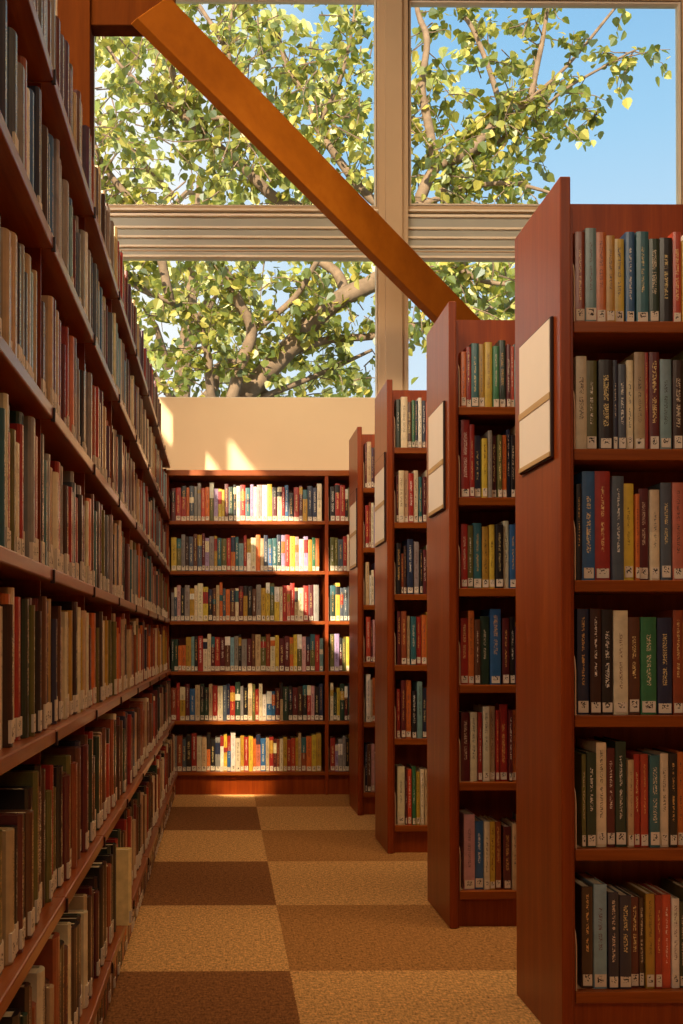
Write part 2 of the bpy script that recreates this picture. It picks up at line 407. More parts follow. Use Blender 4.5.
def cover_geo(mb, k, mi=0, simple=False):
    w, h, d = k['w'], k['h'], k['d']; T = tf(k['face'], k['o']); t = min(.0025, w*.16); r = min(.0018, w*.1) if k['face'] == 'front' else min(.008, w*.26)
    fa = (k['col'], k['col2'], k['txt'], (w, h, k['seed'])); hw = w/2
    if simple: prof = [(-hw, d), (-hw, r), (-hw*.5, r*.2), (hw*.5, r*.2), (hw, r), (hw, d)]; ns = 3
    else: prof = [(-hw, d), (-hw, r), (-hw*.75, r*.4), (-hw*.35, .0), (hw*.35, .0), (hw*.75, r*.4), (hw, r), (hw, d)]; ns = 5
    inner = [(hw-t, d), (hw-t, r+t), (-hw+t, r+t), (-hw+t, d)]
    allp = prof+inner; n = len(allp); b0 = len(mb.v)
    for z in (0, h): mb.v += [T(a, b, z) for a, b in allp]
    for i in range(n):
        j = (i+1) % n; isp = 1 <= i <= ns
        uv = [(allp[i][0], 0), (allp[j][0], 0), (allp[j][0], h), (allp[i][0], h)] if isp else None
        mb.face((b0+i, b0+j, b0+n+j, b0+n+i), mi, fa, uv)
    # end caps: spine strip and the two boards
    m = len(prof)
    for base, flip in ((b0, True), (b0+n, False)):
        for q in ((0, 1, m+2, m+3), (m-2, m-1, m, m+1), tuple(range(1, m-1))+(m+1, m+2)):
            q = tuple(base+i for i in q); mb.face(tuple(reversed(q)) if flip else q, mi, fa)
def pages_geo(mb, k, mi=0):
    w, h, d = k['w'], k['h'], k['d']; T = tf(k['face'], k['o']); t = min(.0025, w*.16); r = min(.0018, w*.1) if k['face'] == 'front' else min(.008, w*.26); hw = w/2-t*.9
    P = [(-hw, r+t*.9), (hw, r+t*.9), (hw, d-.004), (-hw, d-.004)]
    b0 = len(mb.v)
    for z in (.003, h-.004): mb.v += [T(a, b, z) for a, b in P]
    for q in ((0,3,2,1),(4,5,6,7),(0,1,5,4),(1,2,6,5),(2,3,7,6),(3,0,4,7)): mb.face(tuple(b0+i for i in q), mi)
def label_geo(mb, k, mi=0):
    w, h = k['w'], k['h']; T = tf(k['face'], k['o']); r = min(.0018, w*.1) if k['face'] == 'front' else min(.008, w*.26); hw = w*k['lw']/2; z0 = k['lz']; z1 = z0+k['lh']
    fa = (k['col'], k['col2'], k['txt'], (w, h, k['seed']))
    P = [(-hw, -.0007), (hw, -.0007), (hw, r*.7), (-hw, r*.7)]; b0 = len(mb.v)
    for z in (z0, z1): mb.v += [T(a, b, z) for a, b in P]
    for qi, q in enumerate(((0,3,2,1),(4,5,6,7),(0,1,5,4),(1,2,6,5),(2,3,7,6),(3,0,4,7))):
        uv = [(-hw, 0), (hw, 0), (hw, z1-z0), (-hw, z1-z0)] if qi == 2 else None
        mb.face(tuple(b0+i for i in q), mi, fa, uv)
def jit(c, a=.12):
    f = 1+random.uniform(-a, a); return tuple(min(1, v*f*(1+random.uniform(-.05, .05))) for v in c[:3])+(1,)
def mk(ck, w, h, d, face, o, lab=.9, **x):
    col = jit(lin(CN[ck][1]))
    c2 = jit(lin(CN[random.choice(['crm', 'red', 'blk', 'mus', 'tea', 'org', 'nav', 'whi'])][1]))
    tx = lin(random.choice(['#2a1c14', '#5a2016', '#203048', '#3a3028'])) if ck in LIGHT else lin(random.choice(['#f0d48a', '#f4ead6', '#e4cfae', '#e8b464']))
    if x.get('plain'): c2 = jit(col, .2)
    k = dict(ck=ck, w=w, h=h, d=d, face=face, o=o, col=col, col2=c2, txt=tx, seed=random.random(), lw=random.uniform(.72, .9), lz=.003+random.uniform(0, .004), lh=random.uniform(.022, .03), haslab=random.random() < lab)
    k.update(x); add_book(**k); return k

# ---- right-hand bookcases -------------------------------------------------
CX = [.7905, .7509, .7375, .7378]; CY = [2.3302, 3.3122, 4.4861, 5.4807]; CH = [2.0434, 2.0849, 2.1337, 2.1353]; CD = .366
SHZ = [[1.705, 1.404, 1.095, .777, .464, .131], [1.735, 1.432, 1.129, .807, .483, .122], [1.828, 1.49, 1.166, .847, .515, .125], [1.80, 1.47, 1.155, .84, .51, .125]]
TOPZ = [1.975, 2.022, 2.06, 2.065]; LEN = 1.3; UPZ = list(TOPZ)
CASEN = ['front bookcase', 'second bookcase', 'third bookcase', 'fourth bookcase']
CASEL = ['mahogany bookcase with sign on its end panel, frontmost of four in the row',
         'mahogany bookcase second in the row, just behind the frontmost one',
         'mahogany bookcase third in the row, standing before the window mullion',
         'mahogany bookcase last in the row, beside the bookcase on the back wall']
SHN = ['top', 'second', 'third', 'fourth', 'fifth', 'bottom']
PT = .0255
for i in range(4):
    x, y, H = CX[i], CY[i], CH[i]
    t = empty('bookcase', (x, y, 0), CASEL[i], 'bookcase', 'row of end-panelled bookcases')
    yc = y+CD/2; ix = x+PT; x1 = x+LEN
    MB().box(x, x+PT, y, y+CD, 0, H).build('end_panel', MAT['wood'], t, bevel=.003)
    MB().box(x1-PT, x1, y+.004, y+CD-.004, 0, H).build('end_panel', MAT['wood'], t, bevel=.003)
    MB().box(ix, ix+.009, y+.012, y+CD-.012, 0, UPZ[i]).build('upright', MAT['wood'], t, bevel=.001)
    MB().box(x1-PT-.009, x1-PT, y+.012, y+CD-.012, 0, UPZ[i]).build('upright', MAT['wood'], t, bevel=.001)
    ux0, ux1 = ix+.009, x1-PT-.009
    TOPZ[i] = at_y(*((590, 205), (480, 320.5), (405, 390.5), (366, 434.5))[i], yc).z
    MB().box(ux0, ux1, yc-.006, yc+.006, .02, TOPZ[i]).build('back_panel', MAT['wood'], t)
    for z in SHZ[i]:
        MB().box(ux0, ux1, y+.008, yc-.006, z-.027, z).build('shelf', MAT['shelfwood'], t, bevel=.002)
        MB().box(ux0, ux1, yc+.006, y+CD-.008, z-.027, z).build('shelf', MAT['shelfwood'], t, bevel=.002)
    MB().box(ux0, ux1, y+.03, y+.045, 0, SHZ[i][5]-.027).build('kick_board', MAT['wood'], t)
    MB().box(ux0, ux1, y+CD-.045, y+CD-.03, 0, SHZ[i][5]-.027).build('kick_board', MAT['wood'], t)
    # bookends
    for s, z in enumerate(SHZ[i]):
        bx = ux0+.002; bh = .145
        prof = [(y+.012, 0)]
        for a in range(0, 91, 15): prof.append((y+.012+.02*(1-math.sin(math.radians(90-a)) if False else 1)-.02*math.cos(math.radians(a)), bh-.05+.05*math.sin(math.radians(a))))
        prof += [(y+.12, bh), (y+.12, 0)]
        mb = MB(); n = len(prof)
        for xx in (bx, bx+.0025): mb.v += [(xx, py, z+pz+.0005) for py, pz in prof]
        mb.face(tuple(range(n))[::-1]); mb.face(tuple(range(n, 2*n)))
        for q in range(n): mb.face((q, (q+1) % n, n+(q+1) % n, n+q))
        mb.box(bx+.0025, bx+.05, y+.03, y+.12, z+.0002, z+.0006)
        o = mb.build('bookend', MAT['metal'], None, loc=(bx, y+.018, z+.0005))
        tag(o, f'thin metal bookend beside first book, {SHN[s]} shelf of the {CASEN[i]} in the row', 'bookend', 'bookends on the row of bookcases')

# hand-read spines: (colour, x0, x1, top) in crop pixels, with the crop's origin x, its scale and the row's base line
def P(s):
    out = []
    for q in s.split():
        c, r = q.split(':'); a, b_, tp = r.split(','); out.append((c, float(a), float(b_), float(tp)))
    return out
S1 = 3.94; S2 = 3.79
ROWS = {
 (0, 0): (510, S1, 585, P('rus:258,296,220 gte:300,344,207 org:346,385,222 mus:387,422,235 yel:424,464,243 blu:467,503,218 tea:508,557,218 dgr:560,600,245 blk:603,653,240 ora:656,690,215')),
 (0, 1): (510, S1, 1088, P('crm:262,305,715 oli:308,352,730 blk:355,411,730 nav:413,432,730 sla:434,467,745 crm:469,497,728 tan:499,541,697 red:543,557,697 mar:558,598,697 gte:601,647,725 dbr:650,690,730')),
 (0, 2): (510, S1, 628, P('blk:266,287,245 blu:289,340,195 red:343,404,193 sla:406,452,215 yel:454,496,243 org:499,515,285 mar:516,556,262 crm:558,596,268 sla:599,643,240 sal:645,690,240')),
 (0, 3): (510, S1, 450, P('nav:272,318,30 dbr:320,363,30 blk:366,410,33 crm:412,470,37 brn:473,520,63 grn:522,584,63 nav:588,646,65 rus:649,690,35')),
 (0, 4): (510, S1, 975, P('oli:283,300,607 dgr:302,341,600 crm:343,384,562 mar:386,418,585 dgr:420,463,558 tan:465,489,630 red:491,516,608 ora:517,548,608 tea:550,590,612 crm:592,626,605 blk:628,662,605 org:664,692,600')),
 (0, 5): (510, S1, 898, P('dbr:284,328,497 lbl:330,383,487 nav:386,427,518 nav:430,477,530 mar:479,512,540 dbr:513,532,543 mus:535,571,525 red:573,600,530 ora:602,637,530 whi:639,670,545 dgr:672,695,560')),
 (1, 0): (410, 6.83, 855, P('org:343,380,470 red:383,419,435 tea:421,474,410 mus:477,519,412 yel:521,572,400 grn:574,615,430 dgr:618,665,385 mar:667,692,420 ora:694,720,430')),
 (1, 1): (340, S2, 445, P('red:458,491,145 red:492,511,165 nav:513,539,205 yel:541,562,218 gry:564,579,188 mar:580,598,205 oli:600,617,205 org:618,635,205 nav:637,651,180 blk:652,668,205')),
 (1, 2): (340, S2, 793, P('red:458,483,548 oli:485,507,553 tea:509,541,543 mus:543,568,557 yel:570,590,550 blk:592,621,550 crm:623,644,535 blu:646,668,550')),
 (1, 3): (340, S2, 318, P('red:458,486,65 org:487,510,37 brn:512,532,70 dgr:534,568,58 blu:571,612,30 mar:618,645,65 blk:648,668,60')),
 (1, 4): (340, S2, 690, P('mar:460,494,428 crm:496,523,428 red:525,540,428 crm:542,567,405 tan:569,590,405 red:592,605,420 red:607,638,398 mar:640,655,420 org:656,670,420')),
 (1, 5): (415, 6.83, 420, P('pnk:333,408,-95 blu:411,470,-45 crm:472,510,-45 yel:512,548,-45 rus:551,590,-40 mar:605,660,-10 tan:663,700,-30')),
 (2, 0): (340, S2, 277, P('dgr:208,226,90 crm:228,253,82 brn:255,272,100 grn:274,285,95 nav:286,298,95 whi:299,312,85 nav:314,328,95')),
 (2, 1): (340, S2, 540, P('mar:208,217,360 crm:219,239,342 tan:240,258,342 red:260,280,352 crm:282,299,340 tea:301,313,365 mar:315,330,365')),
 (2, 2): (340, S2, 810, P('blk:214,232,615 rus:233,243,655 dbr:244,254,625 nav:256,279,600 gry:282,302,610 blk:304,314,640 mar:316,330,640')),
 (2, 3): (340, S2, 248, P('mar:217,231,45 rus:233,253,45 tan:255,267,62 tea:269,289,65 red:291,309,65 org:311,330,58')),
 (2, 4): (340, S2, 530, P('red:216,230,343 mar:232,249,310 org:251,271,308 blk:273,291,350 gte:293,312,315 nav:314,330,340')),
 (2, 5): (340, S2, 850, P('crm:218,246,628 mar:248,254,640 ora:256,271,640 grn:273,287,630 yel:289,303,650 crm:305,318,640 tan:320,332,640')),
 (3, 0): (340, 6.83, 838, P('mar:160,173,530 tan:175,205,520 pur:208,222,560 mar:223,232,570')),
 (3, 1): (340, 5.7, 628, P('red:146,167,385 rus:169,178,365 crm:180,194,370')),
 (3, 2): (340, 5.7, 950, P('tan:147,168,705 whi:170,180,780 crm:181,196,750')),
 (3, 3): (340, 5.12, 232, P('ora:134,157,0 mar:159,168,20 pnk:169,180,15')),
 (3, 4): (340, 5.12, 535, P('whi:134,157,292 tan:158,167,320 org:168,180,310')),
 (3, 5): (340, 5.12, 870, P('nav:130,139,605 brn:140,158,610 pnk:160,178,605')),
}
for (i, s), (ox, S, base, rows) in ROWS.items():
    yf = CY[i]+.022; z = SHZ[i][s]; pxm = FPX/yf
    nxt = CX[i]+PT+.009+.0115
    for n, (c, a, b_, tp) in enumerate(rows):
        xa = max(nxt, at_y(ox+a/S, 600, yf).x); w = max(.007, (b_-a)/S/pxm-.0006)
        h = min((base-tp)/S/pxm, .262)
        yo = yf+random.uniform(0, .012)
        mk(c, w, h, random.uniform(.125, .142), 'front', (xa+w/2, yo, z), grp=f'books on the {SHN[s]} shelf of the {CASEN[i]}', force=True, wh=(i, s, n+1), plain=True)
        nxt = xa+w+.0008
    xend = CX[i]+LEN-PT-.03; m = 0
    while nxt < xend-.05:
        w = random.uniform(.016, .038); h = random.uniform(.19, .245)
        mk(random.choice(list(CN)), w, h, random.uniform(.12, .14), 'front', (nxt+w/2, yf+random.uniform(0, .012), z), hidden=True)
        nxt += w+.001

# signs on the end panels
SG = [(519.4, 549.5, 318, 456), (428.4, 442.6, 402, 508), (374.6, 383.6, 453, 541), (349.6, 355.6, 489, 566)]
for i, (xa, xb, yt, yb) in enumerate(SG):
    X = CX[i]-.0005
    pf, pn = at_x(xa, 500, X-.009), at_x(xb, 500, X-.009)
    zt, zb = at_x(xb, yt, X-.009).z, at_x(xb, yb, X-.009).z
    y0, y1 = pn.y, pf.y
    t = empty('sign_holder', (X, y0, zb), f'cream paper sign in a dark holder on the {CASEN[i]} end panel', 'sign', 'signs on bookcase end panels')
    MB().box(X-.007, X, y0-.006, y1+.004, zb-.004, zt+.004).build('backing', MAT['dark'], t, bevel=.001)
    zm = zb+(zt-zb)*.44; g = (zt-zb)*.025; zu = zt if i < 2 else zt-(zt-zb)*.16
    MB().box(X-.0085, X-.007, y0, y1, zm+g, zu).build('paper_sheet', MAT['paper'], t)
    MB().box(X-.0085, X-.007, y0, y1, zb+g*1.3, zm-g).build('paper_sheet', MAT['paper'], t)
    MB().box(X-.0100, X-.007, y0-.002, y1+.002, zm-g, zm+g).build('retaining_strip', MAT['strip'], t)
    MB().box(X-.0100, X-.007, y0-.002, y1+.002, zb, zb+g*1.3).build('retaining_strip', MAT['strip'], t)
    if i > 1: MB().box(X-.0080, X-.007, y0, y1, zu, zt).build('empty_slot', MAT['wood'], t)

# ---- bookcase on the back wall --------------------------------------------
YK = 6.2246; BZ = [1.706, 1.394, 1.082, .768, .46, .143]; BT = 2.024
bx0, bx1 = -.362, 1.62
t = empty('bookcase', (bx0, YK, 0), 'long low bookcase against the cream wall, six shelves full of colourful books', 'bookcase')
MB().box(bx0, bx1, YK, YW-.002, BT-.035, BT).build('top_board', MAT['shelfwood'], t, bevel=.002)
ups = [bx0, .635, 1.598]
for u in ups: MB().box(u, u+.022, YK+.004, YW-.01, 0, BT-.035).build('upright', MAT['wood'], t, bevel=.001)
MB().box(bx0, bx1, YW-.01, YW-.002, 0, BT-.035).build('back_panel', MAT['wood'], t)
for a, b_ in ((bx0+.022, .635), (.657, 1.598)):
    for z in BZ: MB().box(a, b_, YK, YW-.01, z-.022, z).build('shelf', MAT['shelfwood'], t, bevel=.002)
    MB().box(a, b_, YK+.02, YK+.035, 0, BZ[5]-.022).build('kick_board', MAT['wood'], t)
BROW = [
 'mar red red org sla gry gry ora org oli lil yel yel mar dgr blk whi red tea lil whi pnk whi yel mar crm red blu blk red mar mus nav nav crm gry dgr mar red',
 'yel oli gry dbr sla brn sla mar lil gry mus tea oli red org tea gte red whi crm org tan sla blu tea dgr lil red yel pnk whi lil mus grn org tan',
 'gry sla pnk blk gry mus crm crm yel blk brn tan org sla org brn crm mar mus blk brn gry mus yel oli yel crm red sal red tan crm red mar gry blu lbl',
 'dgr dgr org org mus gte blk red crm crm mar red mar brn lbl gry blk gry mar brn tan oli rus crm yel mar mar org yel oli pnk mar oli red gte',
 'rus red mus mar blu tan dgr dgr tan red crm sla nav red dgr gry blk tan oli red crm whi blu blu mar tan dgr blk mar dbr blk red pnk blk nav gry dgr oli',
 'gry gry rus sla blk red crm tan org blk gry whi yel blu whi crm mus red yel org sal blu tan red mar rus crm mus red ora mus tan rus org yel mus red sla blk gry tan']
for s, z in enumerate(BZ):
    pal = BROW[s].split()
    for bay, (a, b_) in enumerate(((bx0+.030, .630), (.662, 1.592))):
        xx = a+.008; j = 0
        while True:
            w = random.uniform(.017, .033)
            if xx+w > b_-.004: break
            ck = pal[j % len(pal)] if bay == 0 else random.choice(['sla', 'blk', 'mar', 'yel', 'red', 'oli', 'gry', 'crm', 'dgr', 'lil'])
            h = random.choice([.205, .215, .22, .225, .21, .235]) + random.uniform(-.008, .006)
            if random.random() < .08: h -= .04
            mk(ck, w, h, random.uniform(.14, .17), 'front', (xx+w/2, YK+.018+random.uniform(0, .012), z), lh=random.uniform(.024, .03), row=('b', s, bay), grp='books on the back wall bookcase')
            xx += w+.0012; j += 1
for s, z in enumerate(BZ):
    for bay, a in enumerate((bx0+.0235, .6585)):
        mb = MB()
        mb.box(a, a+.002, YK+.012, YK+.11, z+.0005, z+.15); mb.box(a+.002, a+.006, YK+.02, YK+.11, z+.0002, z+.0006)
        o = mb.build('bookend', MAT['metal'], None, bevel=.0008, loc=(a, YK+.012, z+.0005))
        tag(o, f'pale bookend on {SHN[s]} shelf of back wall bookcase, {"at its corner end" if bay == 0 else "beside the dividing upright"}', 'bookend', 'bookends on the back wall bookcase')

# ---- long bookcase along the aisle ------------------------------------------
LZ = [2.06, 1.735, 1.405, 1.093, .781, .46, .143]; LX = [-.328, -.328, -.328, -.328, -.322, -.302, -.282]
LYA, LYB = .75, YK-.004; LD = .30
joints = [.75, 1.31, 1.93, 2.54, 3.15, 3.77, 4.39, 5.01, 5.62, LYB]
t = empty('bookcase', (-.33, LYA, 0), 'long tall bookcase lining the aisle, books filling it and standing along its top', 'bookcase')
lb = -.328-LD
MB().box(lb-.012, lb, LYA, LYB, 0, 2.03).build('back_panel', MAT['wood'], t)
for j in joints:
    y0 = min(max(j-.0025, LYA), LYB-.005)
    MB().box(lb, -.352, y0, y0+.005, 0, 2.03).build('upright', MAT['wood'], t)
for s, z in enumerate(LZ):
    for a, b_ in zip(joints, joints[1:]):
        sh = MB().box(lb, LX[s], a+.0015, b_-.0015, z-.026, z).build('shelf', MAT['shelfwood_y'], t, bevel=.003)
        if a > joints[0]: MB().box(LX[s]-.004, LX[s]+.004, a-.004, a+.004, z-.03, z-.004).build('shelf_clip', MAT['dark'], sh)
MB().box(lb, -.345, LYA, LYB, 0, .02).build('base_board', MAT['shelfwood_y'], t)
LPAL = [
 'mar mar rus brn tan pur brn red dbr gry mar',
 'sla gry blu mar rus sla gry whi tan mar lbl gry nav crm sla dbr',
 'mar red tan sla gry mar rus brn crm blk pur tan gry dbr lbl sal',
 'red tan oli gry dbr mar org crm sla brn rus crm tea red gry blk',
 'dgr oli crm tan dbr org rus crm red blk mus brn mar tan nav dbr',
 'nav crm brn oli rus tan dgr mar dgr brn red blk dbr tan mar',
 'dbr mar crm brn rus tan dgr blk mar dbr brn red crm blk',
 'mar brn dbr rus blk tan mar']
ROWN = ['top ledge', 'second row down', 'third row down', 'fourth row down', 'fifth row down', 'sixth row down', 'lowest full row']
for s, z in enumerate(LZ):
    pal = LPAL[s].split(); yy = LYA+.012; prev = None
    while True:
        w = random.uniform(.018, .048) if s > 2 else random.uniform(.018, .042)
        if s:
            for j in joints[1:-1]:
                if yy < j+.0035 and yy+w > j-.0035: yy = j+.004
        if yy+w > LYB-.020 or (s == 0 and yy > 5.58): break
        ck = random.choice(pal)
        while ck == prev: ck = random.choice(pal)
        prev = ck
        h = random.uniform(.195, .255) if random.random() < .8 else random.uniform(.24, .268)
        if s == 0: h = random.uniform(.19, .25)
        dep = random.uniform(.15, .19); xo = LX[s]-.014-random.uniform(0, .016)
        extra = {}
        if s == 6 and 2.85 < yy < 2.85+.07 and not any(b.get('proud') for b in BOOKS):
            ck, w, h, xo, extra = 'crm', .034, .215, LX[s]+.02, {'proud': True, 'col': lin('#ecd28e')}
        if s == 4 and 2.28 < yy < 2.34: ck, w, h = 'blk', .055, .262
        mk(ck, w, h, dep, 'left', (xo, yy+w/2, z), lab=.8, lh=random.uniform(.03, .05), row=('l', s, 0), grp=f'books on the {ROWN[s]} of the long bookcase', plain=True, **extra)
        yy += w+.0008
        if random.random() < .03: yy += .02
# low row on the base
yy = LYA+.02
while yy < LYB-.06:
    w = random.uniform(.02, .05)
    mk(random.choice(LPAL[7].split()), w, random.uniform(.07, .09), .055, 'left', (-.290, yy+w/2, .0201), lab=.3, hidden=True); yy += w+.001

# ---- split: the 300 that show largest become objects, the rest one mass
def area(k):
    o = Vector(k['o']); w, h = k['w'], k['h']
    T = tf(k['face'], k['o'])
    xs, ys = [], []
    for a, z in ((-w/2, 0), (w/2, 0), (w/2, h), (-w/2, h)):
        p = T(a, 0, z)
        if p[1] < .3: return 0
        x, y = proj(p); xs.append(min(max(x, 0), 683)); ys.append(min(max(y, 0), 1024))
    ar = 0
    for i in range(4): ar += xs[i]*ys[(i+1) % 4]-xs[(i+1) % 4]*ys[i]
    return abs(ar)/2
for k in BOOKS: k['area'] = 1e6 if k.get('force') or k.get('proud') else (0 if k.get('hidden') else area(k))
pick = {id(k) for k in sorted(BOOKS, key=lambda k: -k['area'])[:298]}
counts = {}
mass = MB()
for k in BOOKS:
    key = k.get('row')
    if key and k['area'] > 1: counts[key] = counts.get(key, 0)+1
    if id(k) not in pick:
        cover_geo(mass, k, 0, True); pages_geo(mass, k, 1)
        if k['haslab']: label_geo(mass, k, 2)
        continue
    cn = CN[k['ck']][0]
    if 'wh' in k:
        i, s, n = k['wh']; lab = f'{cn} book, {ordinal(n)} from the bookend, {SHN[s]} shelf of {CASEN[i]} in row'
    elif k['row'][0] == 'l':
        s = k['row'][1]
        lab = f'{cn} book, {ordinal(counts[key])} in view from near end, {ROWN[s]} of long bookcase'
        if k.get('proud'): lab = 'cream book pulled out past its neighbours in the long bookcase\'s lowest full row'
    else:
        s = k['row'][1]; lab = f'{cn} book, {ordinal(counts[key])} from {"the corner" if k["row"][2] == 0 else "the divider"}, {SHN[s]} shelf of back wall bookcase'
    c = MB(); cover_geo(c, k)
    root = c.build('book', MAT['book'], None, loc=k['o']); tag(root, lab, 'book', k['grp'])
    p = MB(); pages_geo(p, k); p.build('pages', MAT['pages'], root)
    if k['haslab']:
        l = MB(); label_geo(l, k); lo = l.build('spine_label', MAT['label'], root)
o = mass.build('distant_books', [MAT['book'], MAT['pages'], MAT['label']])
tag(o, 'many small book spines filling the back wall bookcase and far part of the long bookcase', 'books', None, 'stuff')

# ------------------------------------------------------------------ outside: trees and garden
struct(MB().box(-14, 16, YW+.25, 30, -.12, -.02).build('ground_outside', MAT['ground']))
def limb(mb, px, y0, y1, r0, r1, nodes):
    n = len(px); pts = []
    raw = [at_y(x, y, y0+(y1-y0)*i/(n-1)) for i, (x, y) in enumerate(px)]
    # subdivide with Catmull-Rom
    for i in range(n-1):
        p0, p1, p2, p3 = raw[max(i-1, 0)], raw[i], raw[i+1], raw[min(i+2, n-1)]
        for q in range(4):
            t = q/4
            pts.append(.5*((2*p1)+(p2-p0)*t+(2*p0-5*p1+4*p2-p3)*t*t+(3*p1-p0-3*p2+p3)*t**3))
    pts.append(raw[-1]); m = len(pts)
    rad = [(r0+(r1-r0)*i/(m-1))*(1+random.uniform(-.06, .06)) for i in range(m)]
    mb.tube(pts, rad, 8); nodes += [(p, r) for p, r in zip(pts, rad)]
    return pts
def leafblade(mb, p, d, L):
    d = d.normalized(); a = Vector((random.uniform(-1, 1), random.uniform(-1, 1), random.uniform(-.4, .4)))
    x = (a-d*a.dot(d)).normalized(); nrm = d.cross(x); b = len(mb.v)
    for u, v, f in ((0, 0, 0), (.36, .10, .10), (.46, .38, .13), (.26, .72, .07), (0, 1, 0), (-.26, .72, .07), (-.46, .38, .13), (-.36, .10, .10)):
        q = p + x*(u*L) + d*(v*L) + nrm*(f*L); mb.v.append(tuple(q))
    mb.face((b, b+1, b+2, b+3, b+4)); mb.face((b, b+4, b+5, b+6, b+7))
def twigs(tm, lm, p, n, ln, leafL, droop=.35):
    for _ in range(n):
        d = Vector((random.gauss(0, 1), random.gauss(0, .7), random.gauss(.05, .8))).normalized()
        pts = [p]; L = ln*random.uniform(.5, 1.2); q = p.copy()
        for s in range(4):
            d = (d+Vector((random.gauss(0, .2), random.gauss(0, .2), random.gauss(-.08*droop*2, .15)))).normalized(); q = q+d*L/4; pts.append(q.copy())
        tm.tube(pts, [.009, .008, .006, .005, .003], 4)
        for s in range(1, 5):
            for _k in range(random.choice((2, 2, 3, 4))):
                lp = pts[s]+Vector((random.gauss(0, .05), random.gauss(0, .05), random.gauss(0, .04)))
                ld = (d*.5+Vector((random.gauss(0, .6), random.gauss(0, .6), -random.uniform(.3, 1.1))))
                leafblade(lm, lp, ld, leafL*random.uniform(.65, 1.2))
TB = at_y(236, 470, 12.0)
tr = empty('tree', (TB.x, 12.0, -.02), 'big spreading tree with grey-brown limbs and heart-shaped leaves just outside the windows', 'tree')
tm, lm, nodes = MB(), MB(), []
fork = at_y(239, 400, 12.0)
tm.tube([(TB.x-.1, 12.0, -.02), (TB.x-.06, 12.0, .6), (TB.x, 12.0, 1.6), tuple(at_y(232, 430, 12.0)), tuple(fork)], [.34, .27, .24, .22, .17], 12)
LIMBS = [
 ([(239, 400), (288, 349), (318, 316), (345, 296), (375, 282), (396, 262), (410, 235), (418, 204)], 12, 11.6, .125, .095, 0),
 ([(418, 204), (436, 167), (466, 154), (484, 136), (506, 110), (528, 101), (537, 66), (545, 26), (552, -30)], 11.6, 11.2, .07, .02, 5),
 ([(436, 167), (429, 127), (422, 88), (427, 40), (418, 13), (412, -30)], 11.5, 11.9, .06, .025, 4),
 ([(422, 205), (471, 187), (515, 184), (560, 196)], 11.6, 11.0, .04, .015, 3),
 ([(501, 108), (488, 66), (471, 26), (458, 9), (450, -20)], 11.3, 11.9, .035, .015, 2),
 ([(440, 165), (466, 158), (501, 140), (532, 118), (567, 110), (600, 112)], 11.5, 12.2, .04, .012, 4),
 ([(528, 101), (567, 66), (611, 13), (630, -10)], 11.3, 11.4, .025, .010, 3),
 ([(545, 108), (567, 88), (605, 66), (629, 53), (640, 48)], 11.4, 11.6, .02, .008, 3),
 ([(440, 190), (500, 215), (560, 232)], 11.6, 11.1, .035, .015, 2),
 ([(231, 402), (241, 364), (252, 331), (239, 303), (226, 274), (208, 257), (196, 235)], 11.8, 11.2, .075, .05, 4),
 ([(252, 331), (274, 316), (296, 296), (312, 270), (330, 240)], 11.7, 11.3, .045, .03, 4),
 ([(212, 402), (209, 375), (208, 356), (195, 316), (173, 303), (134, 285), (116, 259), (90, 250)], 11.7, 11.0, .055, .02, 5),
 ([(214, 396), (217, 369), (235, 364), (257, 386), (275, 402)], 12.1, 12.3, .06, .05, 1),
 ([(345, 292), (336, 272), (314, 257), (300, 236)], 11.9, 12.3, .07, .05, 3),
 ([(290, 353), (327, 340), (375, 336), (420, 325), (460, 330), (500, 300)], 12, 12.5, .055, .03, 5),
 ([(262, 397), (296, 384), (331, 369), (372, 350)], 12.1, 12.6, .04, .02, 4),
 ([(345, 232), (317, 214), (278, 200), (247, 171), (216, 145), (190, 121), (181, 97), (170, 66), (160, 30)], 12.2, 11.5, .075, .03, 5),
 ([(185, 114), (210, 118), (234, 119), (270, 135)], 11.6, 11.2, .035, .015, 3),
 ([(190, 121), (150, 92), (116, 60), (96, 20)], 11.6, 11.9, .035, .012, 5),
 ([(170, 300), (150, 215), (128, 196), (111, 176), (98, 154), (88, 120)], 11.3, 11.1, .055, .02, 6),
 ([(216, 145), (229, 66), (221, 40), (196, 0), (190, -20)], 11.7, 12.2, .04, .02, 4),
 ([(225, 55), (230, 25), (236, -10)], 12, 12.2, .025, .015, 3),
 ([(420, 235), (370, 198), (344, 167), (317, 127), (300, 88), (286, 66), (276, 20)], 11.7, 12.2, .06, .02, 4),
 ([(317, 127), (340, 80), (352, 30), (356, -10)], 12, 11.7, .03, .012, 2),
 ([(420, 240), (450, 262), (480, 280), (512, 285)], 11.6, 11.2, .05, .02, 6),
]
for px, a, b_, r0, r1, nt in LIMBS:
    pts = limb(tm, px, a, b_, r0, r1, nodes)
    m = len(pts)
    for i in range(2, m):
        if random.random() < .62:
            for _ in range(1):
                twigs(tm, lm, pts[i], 1 if random.random() > nt*.16 else 2, .55 if nt > 2 else .4, .112)
tm.build('trunk', MAT['bark'], tr, smooth=True)
